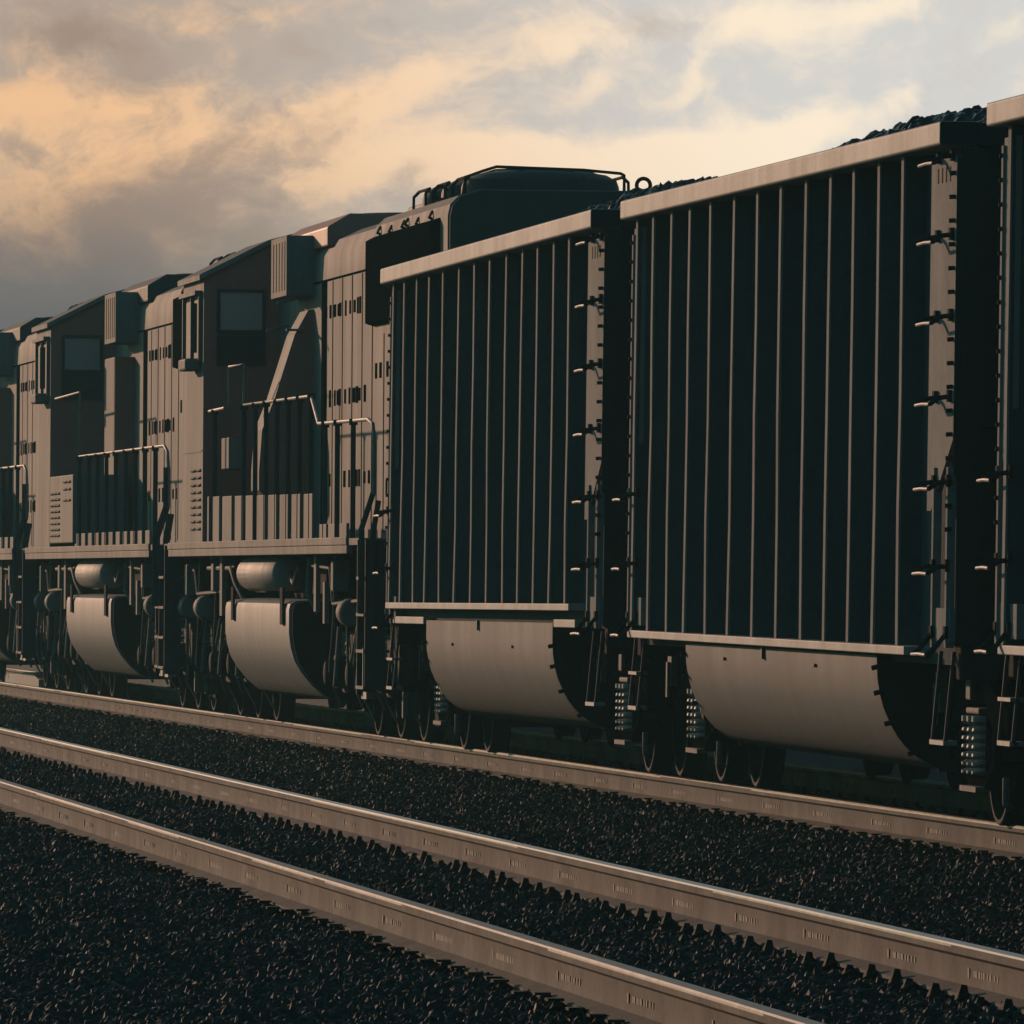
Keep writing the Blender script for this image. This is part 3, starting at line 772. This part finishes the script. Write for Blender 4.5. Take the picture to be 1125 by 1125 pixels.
def make_locomotive(kind):
    root = empty('locomotive', (0,0,0))
    rr = random.Random(5)
    HW = .85
    # hood body
    prof = mirror_pts([(-HW, 1.62), (-HW, 3.98), (-.84, 4.20), (-.78, 4.33), (-.62, 4.41)])
    h = MB(); h.prism_y(prof, 6.95, 16.15); hood = h.build('hood', M['loco'], root, smooth=True, angle=25)
    prof2 = mirror_pts([(-HW, 1.62), (-HW, 4.24), (-.83, 4.33), (-.76, 4.40), (-.60, 4.45)])
    h = MB(); h.prism_y(prof2, .76, 6.945); h.build('radiator_section', M['loco'], root, smooth=True, angle=25)
    h = MB(); h.prism_y([(x*.985, z-.01 if z > 2 else z) for x, z in prof2], .70, .757)
    for x in (-.5, .5): h.box(x-.3, x+.3, .68, .702, 2.0, 3.9)
    h.build('hood_end', M['roof'], root)  # dark skin paints in the shade of the end facing away from the sun
    # door seams, latches and louvres on both sides of the hood
    for sx in (-1, 1):
        d = MB(); xo = sx*(HW+.003)
        seams = [7.05 + .92*i for i in range(6)]
        for i, y in enumerate(seams):
            d.box(xo-sx*.01, xo, y-.028, y+.028, 1.72, 3.96)
        d.box(xo-sx*.01, xo, 6.97, 12.6, 3.965, 3.985)
        d.box(xo-sx*.01, xo+sx*.02, 11.35, 11.6, 1.70, 3.98)
        for i, y in enumerate(seams[:-1]):
            for z in (3.69, 2.92, 2.20):
                for off in ((.12, .34, .62) if i % 2 else (.14, .55)):
                    w = rr.uniform(.07, .13); hh = rr.uniform(.05, .075)
                    if rr.random() < .9: d.box(xo-sx*.01, xo+sx*.002, y+off, y+off+w*1.6, z-hh, z+hh)
        for y in [1.0+1.0*i for i in range(6)]:
            d.box(xo-sx*.01, xo, y-.028, y+.028, 1.72, 3.40)
            for z in (3.1, 2.62, 2.1):
                if rr.random() < .8:
                    d.box(xo-sx*.01, xo+sx*.002, y+.2, y+.38, z-.07, z+.06)
                    d.box(xo-sx*.01, xo+sx*.002, y+.6, y+.76, z-.07, z+.06)
        d.build('door_latches', M['grille'], hood)
        g = MB(); x1 = sx*(HW+.075)
        g.prism_y([(sx*HW-sx*.02, 3.47), (x1, 3.50), (x1, 4.20), (sx*HW-sx*.02, 4.25)], 1.35, 6.93)
        gr = g.build('radiator_grille', M['grille'], root)
        s = MB()
        for i in range(19): s.box(x1, x1+sx*.003, 1.37, 6.91, 3.53+i*.035, 3.545+i*.035)
        s.build('grille_slats', M['grille'], gr)
        lf = MB()
        for y, z in ((2.0, 4.30), (3.1, 4.28), (4.0, 4.30), (4.3, 4.29), (5.4, 4.28), (6.4, 4.30)):
            lf.tube([(sx*.84, y, z-.06), (sx*.875, y, z-.04), (sx*.84, y+.10, z+.01)], .013, 6)
        lf.build('lifting_lug', M['black'], root)
    # radiator fans
    for y in (1.75, 3.35, 4.95):
        f = MB(); f.lathe([(4.36, .64), (4.50, .64), (4.555, .62), (4.60, .54), (4.63, .36), (4.64, .05)], (0, y, 0), 'z', 36)
        fan = f.build('radiator_fan', M['roof'], root, smooth=True, angle=30)
        q = MB()
        for r_ in (.62, .48, .34, .2): q.tube([(r_*math.cos(a*math.pi/14), y+r_*math.sin(a*math.pi/14), 4.65-.12*(r_/.62)**3) for a in range(29)], .009, 5)
        for a in range(6): q.tube([(0, y, 4.652), (.36*math.cos(a*math.pi/3), y+.36*math.sin(a*math.pi/3), 4.64), (.62*math.cos(a*math.pi/3), y+.62*math.sin(a*math.pi/3), 4.56)], .009, 5)
        q.build('fan_guard', M['roof'], fan)
        for sx in (-1, 1):
            t = MB(); t.tube([(sx*.66, y-.52, 4.42), (sx*.66, y-.50, 4.53), (sx*.62, y-.44, 4.575), (sx*.62, y+.44, 4.575), (sx*.66, y+.50, 4.53), (sx*.66, y+.52, 4.42)], .014, 6)
            t.build('roof_grab_rail', M['black'], root, smooth=True)
    e = MB()
    rail = [(.58, .85, 4.45), (.58, .85, 4.575), (.55, .85, 4.59), (.25, .85, 4.615), (-.45, .85, 4.635), (-.56, .85, 4.60), (-.70, .85, 4.55), (-.72, .85, 4.40)]
    e.tube(rail, .014, 6); e.build('roof_grab_rail', M['black'], root, smooth=True)
    for (x, y) in ((.73, .80), (-.66, 3.2)):
        r_ = MB(); r_.tube([(x+.055*math.sin(a*math.pi/10), y, 4.495-.055*math.cos(a*math.pi/10)) for a in range(21)], .016, 8); r_.box(x-.03, x+.03, y-.03, y+.03, 4.38, 4.455)
        r_.build('lifting_eye', M['black'], root, smooth=True)
    # raised hatch over the engine, exhaust stack, roof fittings
    q = MB(); q.prism_y([(-.86, 4.28), (-.86, 4.45), (-.66, 4.57), (.66, 4.57), (.86, 4.45), (.86, 4.28)], 11.2, 16.1)
    q.build('dynamic_brake_hatch', M['locodark'] if kind == 'A' else M['roof'], root, bevel=.015)
    q = MB(); q.box(-.84, -.80, 11.25, 12.3, 4.30, 4.46); q.build('hatch_panel', M['loco'], root)
    q = MB(); q.prism_y([(-.34, 4.40), (-.30, 4.58), (.30, 4.58), (.34, 4.40)], 8.2, 9.6); q.build('exhaust_stack', M['roof'], root, bevel=.02)
    for y in (12.2, 13.6, 15.1):
        f = MB(); f.lathe([(4.55, .52), (4.59, .52), (4.60, .46), (4.60, .1)], (0, y, 0), 'z', 28); f.build('brake_fan', M['roof'], root, smooth=True, angle=30)
    for sx in (-1, 1):
        q = MB(); q.box(sx*.80, sx*1.10, 12.6, 14.2, 3.87, 4.41)
        for i in range(5): q.box(sx*1.10, sx*1.106, 12.75+i*.29, 12.78+i*.29, 3.92, 4.36)
        q.build('filter_box', M['loco'], root, bevel=.012)
        if kind == 'A':
            pr = [(sx*.8, 3.76), (sx*.90, 3.74), (sx*1.02, 3.52), (sx*1.20, 2.94), (sx*1.31, 2.66), (sx*1.335, 2.29), (sx*1.335, 2.12), (sx*1.0, 1.70), (sx*.8, 1.70)]
            q = MB(); q.prism_y(pr, 12.62, 13.45); cb_ = q.build('equipment_cabinet', M['loco'], root)
            q = MB(); q.prism_y([(x*.992, z-.006) for x, z in pr], 12.604, 12.618); q.build('cabinet_end', M['locodark'], cb_)
            q = MB(); q.box(sx*.95, sx*1.10, 12.55, 12.62, 3.55, 3.57); q.tube([(sx*1.02, 12.58, 3.84), (sx*1.18, 12.58, 3.80)], .015, 6); q.tube([(sx*1.08, 12.58, 3.60), (sx*1.28, 12.58, 3.55)], .015, 6)
            q.build('cabinet_bracket', M['loco'], cb_)
            q = MB(); q.box(sx*1.26, sx*1.42, 14.9, 15.7, 2.33, 2.62); q.build('tool_box', M['loco'], root, bevel=.01)
        else:
            q = MB(); q.box(sx*.8, sx*1.07, 13.12, 14.6, 1.70, 3.72); cb_ = q.build('equipment_cabinet', M['loco'], root, bevel=.012)
            q = MB(); q.box(sx*.8, sx*1.066, 13.105, 13.118, 1.70, 3.71); q.build('cabinet_end', M['locodark'], cb_)
            q = MB(); q.box(sx*.95, sx*1.55, 12.6, 16.18, 1.70, 2.44); bb = q.build('battery_box', M['loco'], root, bevel=.012)
            q = MB()
            for i in range(3):
                for z in [1.80+.066*k for k in range(8)]:
                    q.prism_y([(sx*1.551, z), (sx*1.575, z-.02), (sx*1.551, z-.03)], 14.6+i*.5, 14.95+i*.5)
            for i in range(2):
                for z in (2.18, 2.30, 2.38): q.prism_y([(sx*1.551, z), (sx*1.575, z-.02), (sx*1.551, z-.03)], 12.9+i*.6, 13.3+i*.6)
            q.build('louvers', M['loco'], bb)
    # cab
    pr = mirror_pts([(-1.55, 1.66), (-1.55, 4.12), (-.93, 4.43), (-.50, 4.55)])
    c = MB(); c.prism_y(pr, 16.22, 18.6); cab = c.build('cab', M['loco'], root)
    pr_in = mirror_pts([(-1.542, 1.67), (-1.542, 4.112), (-.93, 4.42), (-.50, 4.54)])
    c = MB(); c.prism_y(pr_in, 16.202, 16.218); c.build('cab_rear_wall', M['locodark'], cab)
    c = MB(); rp = [(-1.60, 4.09), (-1.60, 4.14), (-.95, 4.47), (-.50, 4.59)]
    c.prism_y(rp + [(.50, 4.59), (.95, 4.47), (1.60, 4.14), (1.60, 4.09), (.93, 4.432), (.50, 4.552), (-.50, 4.552), (-.93, 4.432)], 16.12, 18.7)
    c.build('cab_roof', M['loco'], cab)
    for sx in (-1, 1):
        w = MB(); w.box(sx*1.40, sx*1.01, 16.180, 16.201, 3.63, 3.98); w.build('rear_window', M['glass'], cab)
        w = MB()
        w.box(sx*1.43, sx*1.40, 16.165, 16.2, 3.60, 4.01); w.box(sx*1.01, sx*.98, 16.165, 16.2, 3.60, 4.01)
        w.box(sx*1.40, sx*1.01, 16.165, 16.2, 3.98, 4.01); w.box(sx*1.40, sx*1.01, 16.165, 16.2, 3.60, 3.63)
        w.build('window_frame', M['roof'], cab)
        w = MB(); w.box(sx*1.43, sx*.98, 16.172, 16.2, 3.30, 3.585); w.build('door_panel', M['roof'], cab)
        s = MB()
        for y0_, y1_ in ((16.45, 17.3), (17.4, 18.25)): s.box(sx*1.552, sx*1.558, y0_, y1_, 3.38, 3.92)
        s.build('side_window', M['roof'], cab)
        s = MB()
        for y in (16.42, 17.34, 18.28): s.box(sx*1.552, sx*1.585, y-.03, y+.03, 3.34, 3.96)
        s.box(sx*1.552, sx*1.62, 16.40, 18.3, 3.96, 4.0)
        s.build('side_window_frame', M['loco'], cab)
        s = MB(); s.box(sx*1.552, sx*1.70, 16.5, 17.3, 3.26, 3.37); s.build('arm_rest', M['loco'], cab, bevel=.02)
        s = MB(); s.box(sx*1.60, sx*1.66, 16.36, 16.39, 3.42, 3.88); s.build('wind_deflector', M['post'], cab)
        if kind == 'A':
            s = MB()
            for i in range(2):
                for z in [1.80+.068*k for k in range(9)]:
                    s.prism_y([(sx*1.551, z), (sx*1.575, z-.02), (sx*1.551, z-.03)], 16.42+i*.62, 16.80+i*.62)
            s.box(sx*1.551, sx*1.556, 16.3, 18.5, 2.50, 2.52)
            s.build('louvers', M['loco'], cab)
    # nose and front
    n = MB(); n.prism_y(mirror_pts([(-1.0, 1.66), (-1.0, 2.9), (-.8, 3.15)]), 18.62, 20.2); n.build('nose', M['loco'], root, bevel=.03)
    w = MB()
    for sx in (-1, 1): w.box(sx*.15, sx*1.3, 18.605, 18.62, 3.3, 3.95)
    w.build('windshield', M['glass'], root)
    # deck, sill, underframe
    dk = MB(); dk.box(-1.54, 1.54, .72, 20.9, 1.60, 1.655); dk.box(-1.0, 1.0, .05, .71, 1.60, 1.655); dk.box(-1.0, 1.0, 20.91, 21.35, 1.60, 1.655); dk.build('walkway', M['loco'], root)
    for sx in (-1, 1):
        s = MB(); s.box(sx*1.50, sx*1.555, 1.75, 20.2, 1.53, 1.598); s.box(sx*1.545, sx*1.56, 1.75, 20.2, 1.6, 1.665); s.build('side_sill', M['loco'], root, bevel=.006)
        kp = []
        if kind == 'A':
            y = 5.3
            while y < 16.0:
                wd = .8 if abs(y-13.2) > .6 else 1.0
                kp.append((y, y+wd, 2.04+.004*(y-5))); y += wd+.36
            kp += [(yy, yy+.62, 1.78) for yy in (2.2, 3.2, 4.0)]
        else:
            y = 2.2
            while y < 12.4: kp.append((y, y+.55, 1.80)); y += 1.0
        for a_, b_, zt in kp:
            k = MB(); k.box(sx*1.49, sx*1.515, a_, b_, 1.657, zt); k.build('kick_plate', M['loco'], root, bevel=.006)  # skirt cut into panels; the gaps stand in for stanchion shade
    u = MB(); u.box(-.45, .45, .4, 21.0, .95, 1.59); u.box(-1.2, 1.2, 7.4, 14.6, 1.2, 1.52); u.build('underframe', M['black'], root)
    # fuel tank
    tp = mirror_pts([(-1.20, 1.15), (-1.43, 1.135), (-1.478, 1.11), (-1.49, 1.06), (-1.49, .86), (-1.475, .74), (-1.44, .62), (-1.38, .52), (-1.29, .41), (-1.19, .325), (-1.10, .29)])
    t = MB(); t.prism_y(tp, 7.72, 14.3); ft = t.build('fuel_tank', M['tank'], root, smooth=True, angle=30)
    t = MB(); t.prism_y([(x*.985, .27+(z-.27)*.985) for x, z in tp], 7.60, 7.718); t.build('tank_end', M['black'], ft)  # black cap paints shade onto the tank's near end
    for sx in (-1, 1):
        t = MB(); t.box(sx*1.495, sx*1.515, 8.1, 8.35, .93, 1.25); t.box(sx*1.495, sx*1.515, 13.2, 13.4, .95, 1.25); t.build('tank_strap', M['black'], ft)
        a = MB(); a.lathe([(9.75, .05), (9.80, .13), (9.86, .155), (13.55, .155), (13.61, .13), (13.66, .05)], (sx*1.30, 0, 1.372), 'y', 24)
        a.build('air_reservoir', M['tank'], root, smooth=True, angle=45)
        p = MB()
        p.tube([(sx*1.25, 14.7, 1.5), (sx*1.3, 14.9, 1.25), (sx*1.34, 15.0, .95)], .025, 8); p.tube([(sx*1.35, 7.2, 1.5), (sx*1.38, 7.1, 1.2), (sx*1.30, 6.9, 1.02)], .03, 8)
        p.tube([(sx*1.30, 14.4, 1.1), (sx*1.36, 14.8, 1.28), (sx*1.36, 15.3, 1.42), (sx*1.36, 17.8, 1.42)], .022, 8)
        p.tube([(sx*1.30, 8.9, 1.45), (sx*1.32, 9.2, 1.28), (sx*1.3, 9.8, 1.37)], .02, 8)
        p.build('air_pipe', M['brake'], root, smooth=True)
        b = MB(); b.box(sx*1.36, sx*1.40, 15.8, 16.05, .98, 1.53); b.box(sx*1.34, sx*1.38, 6.4, 6.6, 1.05, 1.53); b.box(sx*1.33, sx*1.37, 5.7, 5.85, .95, 1.30); b.build('bracket', M['loco'], root)
    # handrails
    for sx in (-1, 1):
        x = sx*1.50
        if kind == 'A':
            runs = [[(16.45, 2.87), (14.4, 2.88)], [(13.9, 2.9), (13.9, 3.25), (12.3, 3.25), (12.3, 2.88), (5.6, 2.86), (4.9, 2.62), (.55, 2.60), (.15, 2.56), (.02, 2.42), (.02, 2.0)]]
            posts = [15.5, 12.3, 11.1, 10.0, 8.9, 7.8, 6.7, 5.6, 4.3, 3.2, 1.8]
            tops = {4.3: 2.61, 3.2: 2.61, 1.8: 2.60}
        else:
            runs = [[(16.45, 3.30), (12.3, 3.32), (12.3, 2.63), (.55, 2.62), (.15, 2.56), (.02, 2.42), (.02, 2.0)]]
            posts = [12.3, 10.9, 9.6, 8.3, 7.0, 5.6, 4.3, 3.0, 1.7]; tops = {}
        hr = MB()
        for r_ in runs: hr.tube([(x, a, b) for a, b in r_], .016, 8)
        rail_o = hr.build('handrail', M['rail_paint'], root, smooth=True)
        for y in posts:
            t = MB(); top = tops.get(y, 2.86 if kind == 'A' else 2.61)
            t.tube([(x, y, 1.6), (x, y, top)], .021, 8); t.lathe([(0, .035), (.05, .035)], (x, y, top-.03), 'z', 8)
            t.build('stanchion', M['post'], rail_o, smooth=True)
        for ye, d in ((.05, 1), (21.3, -1)):
            t = MB()
            t.tube([(x, ye, 2.4), (x, ye, 2.02), (sx*1.60, ye-d*.05, 1.72), (sx*1.60, ye-d*.05, 1.05)], .022, 8)
            t.tube([(sx*1.46, ye, 1.95), (sx*1.50, ye, 1.70), (sx*1.50, ye-d*.02, .95)], .022, 8)
            t.build('grab_iron', M['post'], root, smooth=True)
            w = MB()
            w.box(sx*1.40, sx*1.56, ye+d*.02, ye+d*.05, .45, 1.64); w.box(sx*1.40, sx*1.56, ye+d*.69, ye+d*.72, .40, 1.64); w.box(sx*1.40, sx*1.42, ye+d*.05, ye+d*.69, .45, .75)
            wl = w.build('step_well', M['post'], root)
            w = MB()
            for i in range(4): w.box(sx*1.36, sx*1.57, ye+d*.05, ye+d*.69, .45+i*.29, .475+i*.29)
            w.build('step_tread', M['brake'], wl)
            w = MB(); w.box(sx*1.44, sx*1.52, ye+d*.3, ye+d*.7, .37, .43); w.box(sx*1.565, sx*1.575, ye+d*.02, ye+d*.05, .45, .78); w.build('step_edge', M['rail_paint'], wl)
    for ye, d in ((.05, -1), (21.3, 1)):
        p = MB(); p.box(-1.05, 1.05, ye, ye+d*.06, .95, 1.64); p.prism_x([(ye, .95), (ye, .16), (ye+d*.35, .16), (ye+d*.05, .95)], -1.0, 1.0); p.build('pilot', M['black'], root, bevel=.01)
        coupler(root, ye+d*.06, d, .88)
        e = MB()
        for sx in (-1, 1): e.tube([(sx*.5, ye, 1.65), (sx*.5, ye, 2.6), (sx*1.2, ye, 2.6), (sx*1.2, ye, 1.65)], .018, 8)
        e.build('end_railing', M['post'], root, smooth=True)
    for sx in (-1, 1):
        for pts, r_ in (([(1.0, 1.45), (2.2, 1.40), (2.6, 1.15), (5.2, 1.12), (5.5, 1.42), (7.2, 1.44)], .018), ([(15.0, 1.44), (16.2, 1.42), (16.5, 1.2), (19.3, 1.18), (19.6, 1.4), (20.6, 1.42)], .018),
                        ([(2.9, 1.52), (3.0, .95), (3.3, .62)], .013), ([(5.0, 1.52), (5.15, 1.0), (5.5, .55)], .013), ([(17.1, 1.52), (17.2, 1.0), (17.5, .6)], .013), ([(19.0, 1.52), (19.15, 1.0), (19.4, .5)], .013), ([(20.4, 1.5), (20.5, .9), (20.45, .35)], .013)):
            p = MB(); p.tube([(sx*1.34, a, b) for a, b in pts], r_, 7); p.build('air_pipe', M['brake'], root, smooth=True)
        for a, za, zb, wd in ((2.0, 1.18, 1.46, .30), (4.6, 1.22, 1.48, .22), (16.8, 1.2, 1.47, .26), (19.9, 1.16, 1.46, .3)):
            p = MB(); p.box(sx*1.26, sx*1.40, a, a+wd, za, zb); p.build('valve_box', M['loco'], root, bevel=.015)
    loco_truck(root, (2.6, 4.5, 6.5), True)
    loco_truck(root, (16.4, 18.4, 20.4), False)
    return root

LA = make_locomotive('A'); LB = make_locomotive('B')
LROLL = .35
LA.location = (XC, 94.4, 0); LA.rotation_euler = (0, R(LROLL), 0)
LB.location = (XC+.06, 116.1, 0); LB.rotation_euler = (0, R(LROLL), 0)
LC = copy_tree(LB); LC.location = (XC+.12, 137.8, 0)
G = 'diesel locomotives at the head of the train'
tag(LA, 'diesel locomotive coupled to the coal cars, slanting pale strip behind its dark cab wall', 'locomotive', G)
tag(LB, 'second diesel locomotive, upright cabinet behind its cab, seen beyond the first cab', 'locomotive', G)
tag(LC, 'hazy farthest locomotive of which only a strip of hood shows past another cab', 'locomotive', G)

# low pale crossing panel between the rails, and an added bank that blocks the bright background under the train
mb = MB(); mb.prism_x([(0, -.2), (6.6, -.2), (6.6, .06), (6.3, .10), (3.4, .11), (3.0, .14), (.9, .13), (.3, .08), (0, .07)], -.55, .55)
sl = mb.build('crossing_panel', M['pale'], bevel=.01); sl.location = (XC-.05, 147.2, 0)
tag(sl, 'pale low panel between the rails catching sun under the farthest locomotive', 'track panel')
bn = MB(); nb = 160; vs = []; fs = []
for i in range(nb+1):
    y = -60 + 420*i/nb
    j = .16*math.sin(y*.21) + .1*math.sin(y*.57+1) + .05*math.sin(y*1.3)
    vs += [(13.6+j*.6, y, -1.0), (14.9+j, y, .05+j*.5), (16.2+j, y, .95+j), (19.5+j, y, 1.0+j*.8), (23.5, y, -1.0)]
for i in range(nb):
    for k in range(4): fs.append((i*5+k, i*5+k+1, i*5+6+k, i*5+5+k))
bn.add(vs, fs); tag(bn.build('view_block_bank', M['ground'], smooth=True), 'added low dark bank behind the train, blocking the bright view under the cars', 'bank', kind='structure')

S.render.engine = 'CYCLES'
S.cycles.max_bounces = 6; S.cycles.diffuse_bounces = 3; S.cycles.glossy_bounces = 3; S.cycles.volume_bounces = 0
S.cycles.use_denoising = True
S.cycles.sample_clamp_indirect = 4
